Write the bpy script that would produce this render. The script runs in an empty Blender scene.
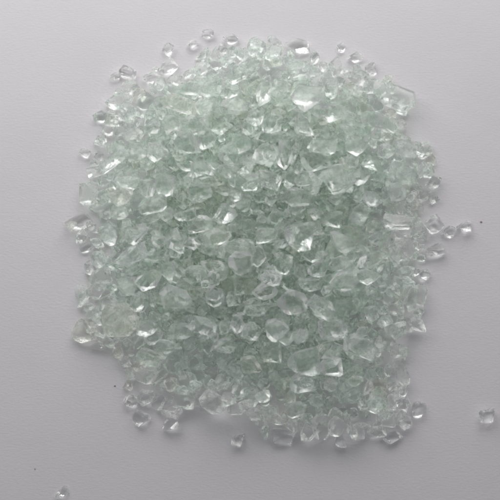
import bpy, bmesh, math, random
import numpy as np
from mathutils import Vector, Matrix

SEED = 11
rng = np.random.default_rng(SEED)
random.seed(SEED)
scene = bpy.context.scene
coll = scene.collection

# ------------------------------------------------------------------ camera
PX = 0.0005                 # metres per photo pixel at the paper
DIST = 0.46
TILT = math.radians(9.0)
cam_loc = Vector((0.0, -DIST * math.sin(TILT), DIST * math.cos(TILT)))
FWD = (-cam_loc).normalized()
RIGHT = Vector((1, 0, 0))
UP = RIGHT.cross(FWD).normalized()
cd = bpy.data.cameras.new("camera")
cam = bpy.data.objects.new("camera", cd)
coll.objects.link(cam)
cam.location = cam_loc
cam.rotation_euler = (TILT, 0, 0)
cd.sensor_fit = 'HORIZONTAL'
cd.sensor_width = 36.0
cd.lens = 36.0 * DIST / (500 * PX)
cd.clip_start = 0.01
cd.clip_end = 20.0
scene.camera = cam


def world(u, v, z=0.0):
    """photo pixel -> point on the plane at height z"""
    d = RIGHT * ((u - 250) * PX) + UP * ((250 - v) * PX) + FWD * DIST
    t = (z - cam_loc.z) / d.z
    p = cam_loc + d * t
    return p.x, p.y


def pixel(x, y, z):
    d = Vector((x, y, z)) - cam_loc
    k = DIST / d.dot(FWD)
    return 250 + d.dot(RIGHT) * k / PX, 250 - d.dot(UP) * k / PX


# --------------------------------------------------------------- materials
def nt(m):
    m.use_nodes = True
    t = m.node_tree
    t.nodes.clear()
    return t, t.nodes, t.links


def glass_material(name, col, rough, clear):
    m = bpy.data.materials.new(name)
    t, N, L = nt(m)
    out = N.new("ShaderNodeOutputMaterial")
    b = N.new("ShaderNodeBsdfPrincipled")
    b.inputs["Transmission Weight"].default_value = clear
    b.inputs["IOR"].default_value = 1.5
    b.inputs["Roughness"].default_value = rough
    b.inputs["Base Color"].default_value = (*col, 1)
    tc = N.new("ShaderNodeTexCoord")
    n1 = N.new("ShaderNodeTexNoise")          # fine chatter marks on the fracture faces
    n1.inputs["Scale"].default_value = 800.0
    n1.inputs["Detail"].default_value = 3.0
    L.new(tc.outputs["Object"], n1.inputs["Vector"])
    bp = N.new("ShaderNodeBump")
    bp.inputs["Strength"].default_value = 0.55
    bp.inputs["Distance"].default_value = 0.0006
    L.new(n1.outputs["Fac"], bp.inputs["Height"])
    L.new(bp.outputs["Normal"], b.inputs["Normal"])
    L.new(b.outputs["BSDF"], out.inputs["Surface"])
    return m


GLASS = [                       # freshly broken, more or less frosted faces
    glass_material("aqua_glass", (0.953, 0.985, 0.961), 0.09, 0.960),
    glass_material("clear_glass", (0.983, 0.993, 0.985), 0.04, 0.985),
    glass_material("straw_glass", (0.962, 0.978, 0.925), 0.08, 0.975),
    glass_material("cloudy_glass", (0.957, 0.986, 0.964), 0.16, 0.935),
    glass_material("bright_aqua_glass", (0.942, 0.984, 0.953), 0.05, 0.978),
]


def aqua(r):
    return (0, 3, 4)[int(r.choice(3, p=(0.46, 0.13, 0.41)))]


def paper_material():
    m = bpy.data.materials.new("paper")
    t, N, L = nt(m)
    out = N.new("ShaderNodeOutputMaterial")
    b = N.new("ShaderNodeBsdfPrincipled")
    b.inputs["Roughness"].default_value = 0.85
    b.inputs["Specular IOR Level"].default_value = 0.25
    tc = N.new("ShaderNodeTexCoord")
    mp = N.new("ShaderNodeMapping")
    mp.inputs["Scale"].default_value = (520, 1100, 600)
    L.new(tc.outputs["Object"], mp.inputs["Vector"])
    n1 = N.new("ShaderNodeTexNoise")          # laid fibres, longer across the sheet
    n1.inputs["Scale"].default_value = 1.0
    n1.inputs["Detail"].default_value = 5.0
    n1.inputs["Roughness"].default_value = 0.65
    L.new(mp.outputs["Vector"], n1.inputs["Vector"])
    n2 = N.new("ShaderNodeTexNoise")
    n2.inputs["Scale"].default_value = 22.0
    n2.inputs["Detail"].default_value = 4.0
    L.new(tc.outputs["Object"], n2.inputs["Vector"])
    bp = N.new("ShaderNodeBump")
    bp.inputs["Strength"].default_value = 0.5
    bp.inputs["Distance"].default_value = 0.0003
    L.new(n1.outputs["Fac"], bp.inputs["Height"])
    bp2 = N.new("ShaderNodeBump")
    bp2.inputs["Strength"].default_value = 0.25
    bp2.inputs["Distance"].default_value = 0.002
    L.new(n2.outputs["Fac"], bp2.inputs["Height"])
    L.new(bp.outputs["Normal"], bp2.inputs["Normal"])
    L.new(bp2.outputs["Normal"], b.inputs["Normal"])
    mx = N.new("ShaderNodeMix")
    mx.data_type = 'RGBA'
    mx.inputs["A"].default_value = (0.715, 0.695, 0.722, 1)
    mx.inputs["B"].default_value = (0.75, 0.733, 0.758, 1)
    L.new(n2.outputs["Fac"], mx.inputs["Factor"])
    L.new(mx.outputs["Result"], b.inputs["Base Color"])
    L.new(b.outputs["BSDF"], out.inputs["Surface"])
    return m


def plain(name, col, rough=0.8):
    m = bpy.data.materials.new(name)
    t, N, L = nt(m)
    out = N.new("ShaderNodeOutputMaterial")
    b = N.new("ShaderNodeBsdfPrincipled")
    tc = N.new("ShaderNodeTexCoord")
    n = N.new("ShaderNodeTexNoise")
    n.inputs["Scale"].default_value = 3000
    L.new(tc.outputs["Object"], n.inputs["Vector"])
    mx = N.new("ShaderNodeMix")
    mx.data_type = 'RGBA'
    mx.inputs["A"].default_value = (*[c * .7 for c in col], 1)
    mx.inputs["B"].default_value = (*[c * 1.3 for c in col], 1)
    L.new(n.outputs["Fac"], mx.inputs["Factor"])
    L.new(mx.outputs["Result"], b.inputs["Base Color"])
    b.inputs["Roughness"].default_value = rough
    L.new(b.outputs["BSDF"], out.inputs["Surface"])
    return m


# ------------------------------------------------------------ chip geometry
def spread_dirs(n, r):
    """n roughly even, jittered directions"""
    i = np.arange(n) + 0.5
    ph = np.arccos(1 - 2 * i / n)
    th = math.pi * (1 + 5 ** 0.5) * i + r.uniform(0, 6.28)
    d = np.stack([np.cos(th) * np.sin(ph), np.sin(th) * np.sin(ph), np.cos(ph)], 1)
    d += r.normal(0, 0.30, d.shape)
    return d / np.linalg.norm(d, axis=1)[:, None]


def chip_shape(style, dims, r):
    """A broken piece of glass: the solid left between fracture planes, its edges slightly worn.
    Full size = dims. Returns vertices, faces (polygons) and points spread over its surface."""
    if style == 'block':
        n = np.array([[1, 0, 0], [-1, 0, 0], [0, 1, 0], [0, -1, 0], [0, 0, 1], [0, 0, -1]], float)
        n += r.normal(0, 0.22, n.shape)
        n = np.vstack([n, spread_dirs(7, r)])
        d = np.concatenate([r.uniform(0.60, 0.8, 6), r.uniform(0.75, 1.0, 7)])
        wear = 0.06
    elif style == 'round':
        n = spread_dirs(int(r.integers(15, 20)), r)
        d = r.uniform(0.80, 1.0, len(n))
        wear = 0.08
    elif style == 'shard':
        n = spread_dirs(int(r.integers(8, 11)), r)
        d = r.uniform(0.50, 1.0, len(n))
        wear = 0.035
    elif style == 'wedge':
        n = spread_dirs(int(r.integers(9, 12)), r)
        k = r.normal(0, 1, 3); k /= np.linalg.norm(k)
        d = 0.8 + 0.3 * (n @ k)
        wear = 0.04
    else:                                     # lump
        n = spread_dirs(int(r.integers(11, 16)), r)
        d = r.uniform(0.62, 1.0, len(n))
        wear = 0.05
    n = np.vstack([n, [[1, 0, 0], [-1, 0, 0], [0, 1, 0], [0, -1, 0], [0, 0, 1], [0, 0, -1]]])
    d = np.concatenate([d, np.full(6, 1.25)])
    n /= np.linalg.norm(n, axis=1)[:, None]
    m = len(n)
    tri = TRIPLES[m]
    A = n[tri]
    det = np.linalg.det(A)
    ok = np.abs(det) > 1e-3
    P = np.linalg.solve(A[ok], d[tri[ok]][:, :, None])[:, :, 0]
    P = P[((P @ n.T) <= d + 1e-6).all(1)]
    lo, hi = P.min(0), P.max(0)
    P = (P - (lo + hi) / 2) / (hi - lo) * 2
    bm = bmesh.new()
    for p in P:
        bm.verts.new(p)
    bmesh.ops.remove_doubles(bm, verts=bm.verts, dist=0.03)
    h = bmesh.ops.convex_hull(bm, input=bm.verts)
    loose = [v for v in bm.verts if not v.link_faces]
    bmesh.ops.delete(bm, geom=loose, context='VERTS')
    bmesh.ops.dissolve_limit(bm, angle_limit=math.radians(4), verts=bm.verts, edges=bm.edges)
    bmesh.ops.bevel(bm, geom=bm.edges[:], offset=wear, offset_type='OFFSET', segments=1, affect='EDGES',
                    clamp_overlap=True, profile=0.5)
    bmesh.ops.recalc_face_normals(bm, faces=bm.faces)
    bmesh.ops.triangulate(bm, faces=bm.faces)
    bm.verts.ensure_lookup_table()
    half = np.array(dims) / 2
    V = np.array([v.co[:] for v in bm.verts])
    V = V / np.abs(V).max(0) * half
    F = np.array([[v.index for v in f.verts] for f in bm.faces], dtype=np.int32)
    bm.free()
    a, b, c = V[F[:, 0]], V[F[:, 1]], V[F[:, 2]]
    area = np.linalg.norm(np.cross(b - a, c - a), axis=1)
    k = r.choice(len(F), 500, p=area / area.sum())
    u, v = r.random(500), r.random(500)
    sw = u + v > 1
    u, v = np.where(sw, 1 - u, u), np.where(sw, 1 - v, v)
    S = a[k] + (b - a)[k] * u[:, None] + (c - a)[k] * v[:, None]
    return V, F, np.vstack([S, V])


import itertools
TRIPLES = {m: np.array(list(itertools.combinations(range(m), 3))) for m in range(12, 28)}


def rot(ax, ay, az):
    return np.array((Matrix.Rotation(az, 3, 'Z') @ Matrix.Rotation(ay, 3, 'Y') @ Matrix.Rotation(ax, 3, 'X')))


# ------------------------------------------------------------- height field
CELL = 0.0006
HALF = 0.15
NG = int(2 * HALF / CELL)
H = np.zeros((NG, NG))
OWN = -np.ones((NG, NG), dtype=np.int32)


def cells(x, y):
    return (np.clip(((x + HALF) / CELL).astype(int), 0, NG - 1),
            np.clip(((y + HALF) / CELL).astype(int), 0, NG - 1))


def drop_height(V, x, y, settle=90):
    """height at which the chip comes to rest, after settling a little between the chips below"""
    low = V[V[:, 2] < 0]
    ix, iy = cells(low[:, 0] + x, low[:, 1] + y)
    return float(np.percentile(H[ix, iy] - low[:, 2], settle))


chips = []                                     # dicts: V, F, loc, style, name info


def commit(V, F, S, x, y, z, **info):
    i = len(chips)
    ix, iy = cells(S[:, 0] + x, S[:, 1] + y)
    top = S[:, 2] + z
    o = np.argsort(top)
    ix, iy, top = ix[o], iy[o], top[o]
    up = top > H[ix, iy]
    H[ix[up], iy[up]] = top[up]
    OWN[ix[up], iy[up]] = i
    chips.append(dict(V=V, F=F, loc=(x, y, z), **info))
    return i


SINK = 0.00015


def place_px(u, v, dims, style, ang, tries=5, tilt=0.22, text=None, **info):
    """drop a chip so that its middle shows at photo pixel (u, v)"""
    V0, F, S0 = chip_shape(style, dims, rng)
    best = None
    for t in range(tries):
        R = rot(rng.normal(0, tilt), rng.normal(0, tilt), ang + rng.normal(0, 0.05))
        S = S0 @ R.T
        z = 0.01
        for _ in range(4):
            x, y = world(u, v, z)
            z = drop_height(S, x, y, 92 if text is None else 100) - SINK
        if best is None or z < best[0]:
            best = (z, R, S, x, y)
    z, R, S, x, y = best
    V = V0 @ R.T
    z = max(z, -V[:, 2].min() + 0.00005)
    return commit(V, F, S, x, y, z, style=style, text=text, **info)


# outline of the heap in photo pixels
OUTLINE = [(112, 96), (124, 84), (148, 80), (160, 66), (180, 74), (198, 58), (225, 46), (256, 42), (300, 44), (318, 62),
           (345, 62), (372, 70), (392, 86), (410, 104), (408, 124), (420, 140), (433, 165), (433, 200), (420, 222),
           (424, 262), (424, 300), (412, 330), (402, 350), (404, 380), (404, 415), (384, 432), (345, 436), (318, 432),
           (292, 432), (268, 424), (245, 416), (215, 412), (190, 404), (160, 402), (142, 390), (130, 370), (118, 350),
           (100, 342), (80, 334), (80, 300), (88, 280), (86, 250), (80, 222), (84, 190), (94, 165), (104, 130)]


def poly_world():
    return np.array([world(u, v, 0.002) for u, v in OUTLINE])


def inside_and_distance(P, Q):
    """P (n,2) points, Q polygon: signed distance, positive inside"""
    A, B = Q, np.roll(Q, -1, 0)
    AB = B - A
    best = np.full(len(P), 1e9)
    ins = np.zeros(len(P), bool)
    for a, b, ab in zip(A, B, AB):
        t = np.clip(((P - a) @ ab) / (ab @ ab), 0, 1)
        dd = np.linalg.norm(P - (a + t[:, None] * ab), axis=1)
        best = np.minimum(best, dd)
        c = ((a[1] > P[:, 1]) != (b[1] > P[:, 1])) & (P[:, 0] < ab[0] * (P[:, 1] - a[1]) / (ab[1] + 1e-12) + a[0])
        ins ^= c
    return np.where(ins, best, -best)


g = (np.arange(NG) + 0.5) * CELL - HALF
GX, GY = np.meshgrid(g, g, indexing='ij')
DI = inside_and_distance(np.stack([GX.ravel(), GY.ravel()], 1), poly_world()).reshape(NG, NG)
# a poured edge: ragged, with bays and tongues a chip or two deep
for fx, fy, ph, am in ((310, 170, 0.3, 0.0016), (-190, 360, 1.9, 0.0016), (520, 430, 4.1, 0.0012), (-640, 700, 2.2, 0.0010), (900, -560, 5.0, 0.0008)):
    DI = DI + am * np.sin(GX * fx + GY * fy + ph)
HMAX = 0.025
TARGET = np.where(DI > 0, HMAX * (1 - np.exp(-np.maximum(DI, 0) / 0.034)), 0.0)

# ------------------------------------------------- 1. the body of the heap
STYLES = ['block', 'round', 'lump', 'lump', 'shard', 'wedge']


def random_fill(n, smin, smax, lower, inset, floor=0.0, thick=(0.55, 0.9)):
    goal = np.maximum(TARGET - lower, np.where(DI > inset, floor, -1.0))
    for _ in range(n):
        need = goal - H
        ok = np.argwhere((need > 0.0012) & (DI > inset))
        if len(ok) < 30:
            return
        w = need[ok[:, 0], ok[:, 1]]
        c = ok[rng.choice(len(ok), p=w / w.sum())]
        s = rng.uniform(smin, smax)
        dims = (s * rng.uniform(0.9, 1.3), s * rng.uniform(0.7, 1.0), s * rng.uniform(*thick))
        st = STYLES[int(rng.integers(len(STYLES)))]
        V0, F, S0 = chip_shape(st, dims, rng)
        best = None
        for t in range(5):
            R = rot(rng.normal(0, .5), rng.normal(0, .5), rng.uniform(0, 6.28))
            S = S0 @ R.T
            x = g[c[0]] + rng.normal(0, 0.001)
            y = g[c[1]] + rng.normal(0, 0.001)
            z = drop_height(S, x, y, 70) - SINK
            if best is None or z < best[0]:
                best = (z, R, S, x, y)
        z, R, S, x, y = best
        V = V0 @ R.T
        z = max(z, -V[:, 2].min() + 0.00005)
        commit(V, F, S, x, y, z, style=st, size=s, text=None, mat=aqua(rng) if rng.random() < .85 else int(rng.integers(1, 3)))


random_fill(900, 0.0065, 0.0105, 0.0045, 0.003)
random_fill(300, 0.0045, 0.0080, 0.0045, 0.0016, 0.0028)

# ------------------------------------------- 2. chips seen in the photograph
# u, v, w, h (photo pixels), clockwise turn in degrees, style, glass (0 aqua, 1 clear, 2 straw)
SEEN = [
 (128,73,16,13,20,'lump',1),(115,77,11,8,-20,'round',1),(130,88,19,14,0,'round',1),(119,101,28,15,-10,'wedge',0),
 (152,79,19,12,0,'round',1),(168,50,12,13,0,'lump',1),(169,67,17,18,0,'lump',1),(175,80,14,11,0,'round',1),(204,57,17,11,-30,'shard',0),
 (202,69,14,11,0,'lump',0),(225,50,15,10,0,'lump',1),(241,54,15,12,20,'lump',0),(198,87,36,16,5,'block',0),(236,76,28,15,-5,'lump',0),
 (236,104,26,14,10,'lump',0),(230,92,22,12,0,'round',0),(205,106,17,20,20,'wedge',0),(178,103,34,15,3,'block',2),(215,64,13,11,0,'round',1),
 (297,46,25,15,5,'lump',1),(272,53,22,16,0,'lump',0),(256,48,16,18,0,'lump',0),(322,67,11,11,0,'round',1),(336,67,15,20,0,'lump',1),
 (341,48,8,9,0,'round',1),(281,88,15,16,10,'wedge',0),(264,93,16,24,10,'lump',0),(318,85,14,15,20,'lump',1),(300,70,28,20,0,'lump',0),
 (308,97,32,27,0,'lump',0),(281,99,27,15,10,'shard',0),(302,108,16,9,0,'lump',1),(331,87,16,18,30,'lump',0),
 (356,78,24,16,5,'lump',1),(355,58,15,11,-20,'lump',1),(371,69,14,18,20,'lump',1),(392,96,46,24,14,'lump',0),
 (107,130,12,12,0,'round',1),(95,172,17,15,0,'lump',1),(90,193,20,20,0,'block',0),(112,160,34,14,-28,'shard',0),
 (134,147,17,12,0,'round',0),(120,197,20,16,0,'round',2),(132,135,20,15,0,'lump',0),(148,187,18,20,-20,'wedge',1),(128,183,26,13,15,'lump',0),
 (158,152,20,18,0,'lump',0),(155,206,26,15,-30,'lump',0),(115,120,20,15,0,'lump',0),(153,129,20,14,-20,'lump',0),
 (172,124,20,18,-30,'lump',1),(195,125,26,20,0,'lump',0),(187,142,24,22,0,'block',0),(207,141,17,18,0,'lump',0),(222,129,23,14,-5,'lump',0),
 (250,126,15,17,0,'round',0),(229,153,17,20,0,'wedge',0),(186,165,17,11,0,'round',1),(202,169,18,18,-20,'lump',0),(165,185,18,20,0,'round',0),
 (200,191,24,22,0,'lump',0),(230,171,22,16,-30,'shard',0),(235,195,14,12,0,'lump',1),(246,165,20,17,0,'lump',0),(241,145,18,18,0,'lump',0),
 (248,181,24,16,0,'lump',0),(328,113,37,18,5,'wedge',0),(272,125,20,18,0,'round',0),(255,117,16,18,30,'lump',0),(303,126,18,18,0,'block',0),
 (283,137,22,11,0,'round',0),(264,134,18,12,-30,'lump',0),(285,155,15,27,5,'wedge',1),(295,154,8,22,5,'shard',1),(266,155,24,24,0,'lump',0),
 (323,145,26,20,5,'block',0),(315,162,29,20,15,'lump',1),(338,179,32,28,20,'lump',0),(289,178,13,20,-10,'wedge',0),(305,179,20,15,0,'lump',0),
 (270,181,22,17,0,'lump',0),(316,186,14,18,15,'shard',0),(295,196,28,18,0,'lump',0),
 (382,122,40,16,8,'round',0),(357,147,21,18,0,'lump',0),(387,137,11,10,0,'round',1),(387,151,16,13,10,'lump',1),(405,148,26,17,25,'lump',0),
 (425,151,13,18,20,'lump',0),(403,172,24,24,0,'block',0),(372,162,20,15,0,'lump',0),(396,192,20,18,0,'lump',0),(420,195,18,14,15,'lump',1),
 (428,171,11,15,0,'lump',0),(345,185,14,15,0,'lump',0),(372,196,18,20,25,'lump',0),(360,176,20,17,0,'lump',0),(350,161,18,13,0,'lump',0),
 (80,223,24,15,-28,'wedge',1),(88,247,17,9,-25,'round',1),(97,255,14,8,-10,'round',1),(107,236,18,18,0,'round',0),(135,235,21,20,0,'block',0),
 (154,228,14,12,0,'lump',1),(158,242,13,11,0,'round',1),(157,206,12,11,-30,'lump',0),(132,256,33,16,-25,'shard',0),(127,285,20,21,0,'lump',0),
 (148,280,20,22,20,'lump',0),(105,275,20,17,0,'lump',0),(95,292,15,14,0,'lump',1),(81,296,15,22,10,'lump',0),(165,216,14,12,0,'lump',0),
 (120,212,16,14,0,'lump',0),(188,214,15,13,0,'lump',0),(200,224,23,15,-10,'lump',0),(180,216,11,9,0,'round',0),(192,243,16,11,0,'lump',1),
 (211,249,17,10,-15,'wedge',0),(213,266,22,13,25,'lump',1),(236,247,26,13,-8,'round',0),(240,263,22,21,0,'round',1),(213,279,12,15,0,'round',1),
 (195,274,24,16,0,'lump',0),(182,290,15,24,15,'wedge',0),(194,292,9,13,10,'lump',1),(215,294,16,14,0,'lump',1),(220,236,20,15,0,'lump',0),
 (225,213,22,18,0,'lump',0),(168,270,18,21,20,'round',0),(175,240,20,22,0,'lump',0),
 (266,235,21,14,-8,'block',0),(301,237,28,24,0,'block',0),(275,217,17,14,-20,'round',0),(297,209,17,11,5,'lump',0),(315,214,14,11,0,'lump',1),
 (258,256,15,20,0,'lump',1),(283,265,21,19,0,'lump',0),(317,227,17,14,25,'lump',0),(342,243,26,18,20,'lump',1),(331,219,20,16,0,'lump',0),
 (318,268,20,17,0,'round',0),(312,255,20,14,0,'lump',0),(341,263,22,13,-10,'lump',1),(345,281,26,18,0,'round',0),(266,291,18,17,40,'shard',1),
 (310,285,24,12,0,'lump',0),(270,278,20,14,0,'lump',0),
 (372,203,13,8,5,'round',1),(360,212,20,20,0,'lump',0),(399,222,29,14,3,'block',0),(434,224,19,19,0,'round',1),(435,250,19,13,-5,'lump',1),
 (449,232,13,12,15,'lump',1),(406,247,24,17,15,'lump',1),(372,260,30,14,-10,'lump',0),(423,274,14,11,15,'lump',1),(400,286,14,22,-30,'shard',0),
 (383,289,8,8,0,'round',1),(418,294,16,20,20,'lump',0),(365,277,26,15,5,'lump',0),(405,272,18,12,0,'lump',0),
 (292,302,28,23,0,'round',1),(305,360,30,26,8,'round',0),(120,320,33,32,0,'round',2),(84,330,28,22,-10,'lump',2),(137,302,14,18,10,'round',0),
 (147,326,20,17,0,'block',0),(154,337,18,13,-20,'round',0),(109,340,16,11,-15,'lump',1),(118,352,9,13,-20,'round',1),(97,345,13,7,-5,'shard',1),
 (150,357,28,16,0,'lump',0),(145,375,23,18,0,'lump',1),(100,318,16,14,0,'lump',0),(175,300,30,26,20,'shard',0),(215,298,17,16,0,'round',1),
 (237,323,12,19,0,'wedge',1),(252,331,19,17,0,'round',0),(178,331,22,17,-15,'lump',0),(244,308,22,9,-45,'shard',1),(250,366,16,18,-20,'round',2),
 (211,342,18,12,-40,'wedge',1),(172,385,15,13,0,'lump',2),(187,381,19,18,0,'round',0),(168,346,26,14,0,'lump',0),(205,325,20,19,0,'lump',0),
 (226,345,22,14,0,'lump',0),(276,329,21,20,-30,'round',0),(286,338,14,16,0,'round',0),(270,352,20,20,0,'block',0),(333,330,26,20,0,'lump',0),
 (322,308,26,19,40,'shard',0),(333,352,13,18,30,'wedge',1),(303,383,24,18,0,'lump',1),(331,367,20,18,0,'lump',0),(256,310,20,11,0,'lump',0),
 (300,336,20,14,0,'lump',0),(362,332,13,9,-20,'lump',1),(360,346,30,20,20,'lump',0),(380,343,8,14,0,'round',1),(380,360,9,11,0,'round',0),
 (398,350,20,14,0,'lump',0),(398,330,15,16,0,'round',0),(411,300,11,22,8,'lump',1),(418,325,18,12,35,'lump',1),(401,372,12,26,-22,'lump',1),
 (355,381,14,9,-10,'round',0),(393,310,15,12,0,'lump',1),(385,321,14,14,0,'lump',0),(372,314,14,16,0,'wedge',0),
 (131,401,13,12,0,'round',1),(145,398,17,15,0,'lump',1),(158,402,15,13,0,'lump',1),(170,410,24,10,8,'lump',1),(185,400,17,15,0,'block',0),
 (213,402,28,22,5,'round',1),(246,406,14,11,0,'lump',1),(261,412,16,14,-20,'lump',0),(275,419,19,10,5,'lump',1),(284,436,20,13,0,'block',1),
 (291,426,8,14,-20,'lump',1),(309,433,14,17,15,'round',1),(323,427,21,22,0,'wedge',1),(337,426,17,18,0,'round',1),(340,442,9,13,-20,'wedge',1),
 (316,400,15,14,0,'lump',1),(330,385,11,12,0,'lump',1),(295,410,20,16,0,'lump',0),(352,432,10,15,-10,'lump',0),(358,432,11,16,-15,'lump',1),
 (376,432,18,10,5,'lump',1),(390,420,15,15,0,'block',1),(404,421,15,16,0,'round',1),(392,437,18,10,-15,'wedge',1),(403,404,14,14,0,'round',1),
 (402,391,10,10,0,'round',1),
 (235,409,14,12,20,'lump',1),(254,415,13,11,-10,'lump',1),(268,410,13,12,30,'shard',0),(228,399,16,14,0,'lump',0),(250,398,18,14,15,'wedge',0),(240,389,18,15,-20,'lump',0),(263,398,16,14,0,'lump',0),(126,362,13,11,20,'lump',1),(133,372,14,12,-15,'lump',0),(368,388,8,18,30,'wedge',1),(378,405,19,18,0,'lump',0),(392,402,9,15,0,'round',1),
]
# the loose chips on the bare paper, each with its own words
LOOSE = [
 (208,34,13,11,0,'lump',1,"small bright chip lying loose on the paper above the top edge of the heap"),
 (193,45,13,9,-15,'round',1,"flat oval chip loose on the paper, darker of the pair above the heap"),
 (231,39,17,11,5,'round',1,"wide oval clear chip just clear of the top edge of the heap"),
 (85,153,12,11,0,'round',1,"lone rounded chip on the paper beside the upper left edge"),
 (449,231,0,0,0,'',0,""),
 (465,227,16,12,-15,'lump',1,"frosty crumbled chip on the paper farthest out from the middle right edge"),
 (141,418,18,17,0,'round',1,"round clear chip lying on the paper below the lower left corner of the heap"),
 (173,423,18,17,15,'wedge',1,"pear shaped chip with bright sparkling tip at the bottom left of the heap"),
 (238,440,13,13,0,'block',1,"tiny square chip alone on the paper below the middle of the heap"),
 (419,410,14,16,20,'round',1,"upright oval chip loose on the paper just off the lower right corner"),
 (487,416,16,14,-10,'block',1,"single clear block at the far right edge of the picture"),
 (62,493,16,8,-38,'shard',1,"slim slanted chip alone on the paper in the bottom left corner"),
]
seen_px = []
for c in LOOSE:
    if c[2]:
        u, v, w, h, a, st, mt, text = c
        place_px(u, v, (w * PX, h * PX, min(w, h) * PX * 0.75), st, math.radians(-a), 3, 0.08,
                 size=max(w, h) * PX, text=text, mat=mt, named=True)

MARKS = [  # photo pixel of a chip anyone can find, the words for it, and a short way to call it
 (120,320,"largest straw tinted chip of the heap, rounded, at its lower left edge", "largest rounded straw chip"),
 (305,360,"biggest chip in the lower middle of the heap, squarish with blunt corners", "biggest lower chip"),
 (301,237,"big flat blocky chip lying in the very middle of the heap", "middle block"),
 (392,96,"longest wedge of glass, pointing out over the paper at the top right edge", "longest wedge"),
 (292,302,"big rounded chip just below the centre of the heap", "big rounded centre chip"),
 (198,87,"long pale slab lying crosswise near the top left of the heap", "long pale slab"),
 (178,103,"long straw coloured bar just under the pale slab at the top left", "straw coloured bar"),
 (382,122,"long smooth oval chip under the wedge at the top right edge", "long smooth oval"),
 (187,142,"square block of milky aqua glass in the upper left of the heap", "milky square block"),
 (338,179,"large lumpy aqua chip in the upper right half of the heap", "large lumpy aqua chip"),
 (135,235,"square chip with rounded corners near the left side of the heap", "rounded square chip"),
 (80,223,"clear pointed wedge sticking out over the paper on the left side", "clear left wedge"),
 (84,330,"second largest straw tinted chip, at the very edge beside the largest one", "straw edge chip"),
 (213,402,"wide clear disc of glass on the bottom edge of the heap", "wide bottom disc"),
 (434,224,"round clear chip half off the right edge of the heap", "round clear right chip"),
 (240,263,"round clear chip a little left of the heap's centre", "round clear centre chip"),
 (285,155,"tall narrow clear wedge standing above the centre of the heap", "tall narrow wedge"),
 (175,300,"large jagged shard in the lower left of the heap", "large jagged shard"),
 (322,308,"slanted jagged shard beside the big rounded centre chip", "slanted jagged shard"),
 (360,346,"large sloping aqua chip in the lower right of the heap", "large sloping chip"),
 (342,243,"large clear lump right of the heap's centre", "large clear lump"),
 (328,113,"broad wedge of glass in the upper right, below the top edge chips", "broad upper wedge"),
 (308,97,"big pale lump near the top edge of the heap", "big pale top lump"),
 (90,193,"straight sided aqua block on the left edge of the heap", "straight sided left block"),
 (399,222,"long clear slab lying flat near the right edge of the heap", "long clear right slab"),
 (337,426,"rounded clear chip in the row along the bottom right edge", "rounded bottom row chip"),
 (390,420,"clear upright block in the lower right corner of the heap", "corner block"),
 (145,375,"large clear lump at the lower left corner of the heap", "lower left clear lump"),
 (411,300,"tall narrow clear chip on the lower right edge", "tall narrow edge chip"),
 (297,46,"clear domed chip on the very top edge of the heap", "clear domed top chip"),
 (356,78,"clear many faced chip beside the longest wedge at the top right", "clear many faced chip"),
 (132,256,"long slanted shard near the left edge of the heap", "slanted left shard"),
 (120,197,"rounded chip with a faint straw tint at the upper left edge", "straw tinted round chip"),
]
TOP = {(m[0], m[1]) for m in MARKS}            # these lie on top of their neighbours in the photograph
order = list(range(len(SEEN)))
order.sort(key=lambda i: SEEN[i][2] * SEEN[i][3] * 0.6 + rng.uniform(0, 260)
           + (1000 if SEEN[i][:2] in TOP else 0))
for i in order:
    u, v, w, h, a, st, mt = SEEN[i]
    k = 1.10
    tall = rng.uniform(0.5, 0.75)
    place_px(u, v, (w * PX * k, h * PX * k, min(w, h) * PX * tall + 0.001), st, math.radians(-a), 6, 0.25,
             size=max(w, h) * PX, text=None, mat=mt or aqua(rng), named=True)

random_fill(260, 0.0036, 0.0072, 0.0070, 0.0006, 0.0030)

# ------------------------------------- what shows: seen from above, by chip
vis = np.bincount(OWN[OWN >= 0], minlength=len(chips))
by_size = sorted(range(len(chips)), key=lambda i: (chips[i]['text'] is None, -vis[i]))
things = by_size[:300]
thing_set = set(things)

# ------------------------------------------------------------------- labels
for i, c in enumerate(chips):
    c['px'] = pixel(*c['loc'])

marks = []
for u, v, text, short in MARKS:
    i = min((j for j in things if chips[j].get('named')), key=lambda j: math.hypot(chips[j]['px'][0] - u, chips[j]['px'][1] - v) + (0 if chips[j]['text'] is None else 1e3))
    if chips[i]['text'] is None:
        chips[i]['text'] = text
        marks.append((i, short))

KIND = {'block': 'blocky', 'round': 'rounded', 'lump': 'lumpy', 'shard': 'jagged', 'wedge': 'wedge shaped'}
TONE = {0: 'pale green', 1: 'clear', 2: 'straw tinted', 3: 'cloudy green', 4: 'pale green'}
WAY = ['right of', 'below and right of', 'below', 'below and left of', 'left of', 'above and left of', 'above', 'above and right of']
NTH = ['', 'second ', 'third ', 'fourth ', 'fifth ', 'sixth ', 'seventh ', 'eighth ']


def size_word(c):
    s = c['size'] / PX
    return 'tiny' if s < 12 else 'small' if s < 17 else 'mid sized' if s < 23 else 'large'


rows = {}
for i in things:
    c = chips[i]
    if c['text']:
        continue
    near = sorted((math.hypot(c['px'][0] - chips[m]['px'][0], c['px'][1] - chips[m]['px'][1]), m, short) for m, short in marks)
    d, m, short = near[0]
    a = math.atan2(c['px'][1] - chips[m]['px'][1], c['px'][0] - chips[m]['px'][0])
    way = WAY[int(round(a / (math.pi / 4))) % 8]
    key = (size_word(c), TONE[c['mat']], KIND[c['style']], way, short)
    rows.setdefault(key, []).append((d, i))
for key, members in rows.items():
    members.sort()
    for k, (d, i) in enumerate(members):
        sz, tone, kd, way, short = key
        chips[i]['text'] = f"{NTH[k]}{sz} {tone} {kd} chip {way} the {short}"

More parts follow.
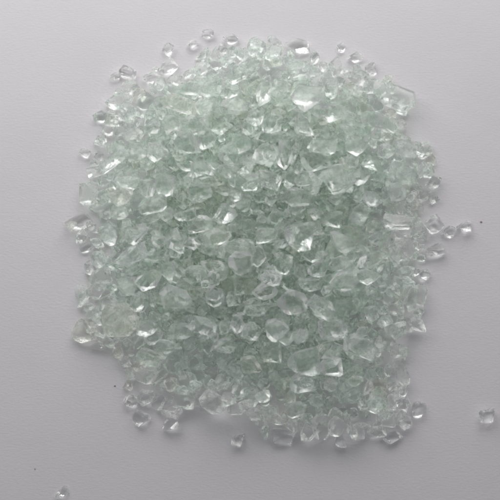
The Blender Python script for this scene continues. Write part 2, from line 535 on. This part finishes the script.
# ------------------------------------------------------------ build meshes
def mesh_from(name, V, F):
    me = bpy.data.meshes.new(name)
    me.vertices.add(len(V))
    me.vertices.foreach_set("co", V.astype(np.float32).ravel())
    me.loops.add(F.size)
    me.loops.foreach_set("vertex_index", F.astype(np.int32).ravel())
    me.polygons.add(len(F))
    me.polygons.foreach_set("loop_start", np.arange(0, F.size, 3, dtype=np.int32))
    me.polygons.foreach_set("use_smooth", np.zeros(len(F), dtype=bool))
    me.update()
    me.validate()
    return me


NAME = {'block': 'glass_block', 'round': 'glass_pebble', 'lump': 'glass_chip', 'shard': 'glass_shard', 'wedge': 'glass_wedge'}
for i in things:
    c = chips[i]
    nm = NAME[c['style']]
    me = mesh_from(nm, c['V'], c['F'])
    me.materials.append(GLASS[c['mat']])
    o = bpy.data.objects.new(nm, me)
    coll.objects.link(o)
    o.location = c['loc']
    o["label"] = c['text']
    o["category"] = "glass chip"
    o["group"] = "crushed glass chips"

VV, FF, MM, off = [], [], [], 0
for i, c in enumerate(chips):
    if i in thing_set:
        continue
    VV.append(c['V'] + np.array(c['loc']))
    FF.append(c['F'] + off)
    MM.append(np.full(len(c['F']), c['mat'], dtype=np.int32))
    off += len(c['V'])
me = mesh_from("glass_gravel", np.vstack(VV), np.vstack(FF))
for m in GLASS:
    me.materials.append(m)
me.polygons.foreach_set("material_index", np.concatenate(MM))
gr = bpy.data.objects.new("glass_gravel", me)
coll.objects.link(gr)
gr["label"] = "mass of pale green crushed glass filling the heap under the top chips"
gr["category"] = "crushed glass"
gr["kind"] = "stuff"
print("chips", len(chips), "stuff", len(chips) - len(things), "max height", H.max(), "visible", int((vis > 12).sum()))

# ------------------------------------------------------------------- paper
bm = bmesh.new()
bmesh.ops.create_grid(bm, x_segments=80, y_segments=80, size=0.75)
me = bpy.data.meshes.new("paper_ground")
bm.to_mesh(me); bm.free()
pg = bpy.data.objects.new("paper_ground", me)
coll.objects.link(pg)
me.materials.append(paper_material())
pg["kind"] = "structure"
pg["label"] = "plain off white paper sheet with fine grain under the glass"
pg["category"] = "paper"

GRIT = plain("brown_grit", (0.24, 0.21, 0.18))
for u, v, s, text in [(481, 222, 1.7, "dark grit speck on the paper out beyond the frosty crumbled chip"),
                      (115, 386, 1.4, "dark grit speck on the paper left of the heap's lower left corner"),
                      (35, 469, 1.0, "faint grit speck on the paper near the bottom left corner")]:
    V, F, _ = chip_shape('lump', (s * PX * 1.4, s * PX * 0.8, s * PX * 0.6), rng)
    me = mesh_from("grit_speck", V, F)
    me.materials.append(GRIT)
    o = bpy.data.objects.new("grit_speck", me)
    coll.objects.link(o)
    x, y = world(u, v)
    o.location = (x, y, s * PX * 0.3)
    o["label"] = text
    o["category"] = "grit"
    o["group"] = "grit specks on the paper"

# ---------------------------------------------------------------- lighting
def area(name, loc, target, sx, sy, power, col):
    l = bpy.data.lights.new(name, 'AREA')
    l.shape = 'RECTANGLE'; l.size = sx; l.size_y = sy
    l.energy = power; l.color = col
    o = bpy.data.objects.new(name, l)
    coll.objects.link(o)
    o.location = loc
    o.rotation_euler = (Vector(target) - Vector(loc)).to_track_quat('-Z', 'Y').to_euler()
    return o


area("window_lamp", (-0.06, 0.40, 0.305), (0, 0.05, 0), 0.85, 0.50, 2.85, (1.0, 0.985, 0.97))

w = bpy.data.worlds.new("World")
scene.world = w
w.use_nodes = True
bg = w.node_tree.nodes["Background"]
bg.inputs["Color"].default_value = (0.96, 0.97, 1.0, 1)
bg.inputs["Strength"].default_value = 0.215

# ------------------------------------------------------------------ render
scene.render.engine = 'CYCLES'
c = scene.cycles
c.max_bounces = 64
c.transmission_bounces = 64
c.glossy_bounces = 64
c.diffuse_bounces = 64
c.caustics_refractive = True
c.caustics_reflective = True
c.blur_glossy = 0.0
c.sample_clamp_indirect = 20.0
c.filter_width = 2.2
c.use_adaptive_sampling = True
c.adaptive_threshold = 0.03
c.use_denoising = True
try:
    c.denoiser = 'OPENIMAGEDENOISE'
except Exception:
    pass
scene.view_settings.view_transform = 'Standard'
scene.view_settings.look = 'None'
scene.view_settings.exposure = 0.0
scene.view_settings.gamma = 1.0
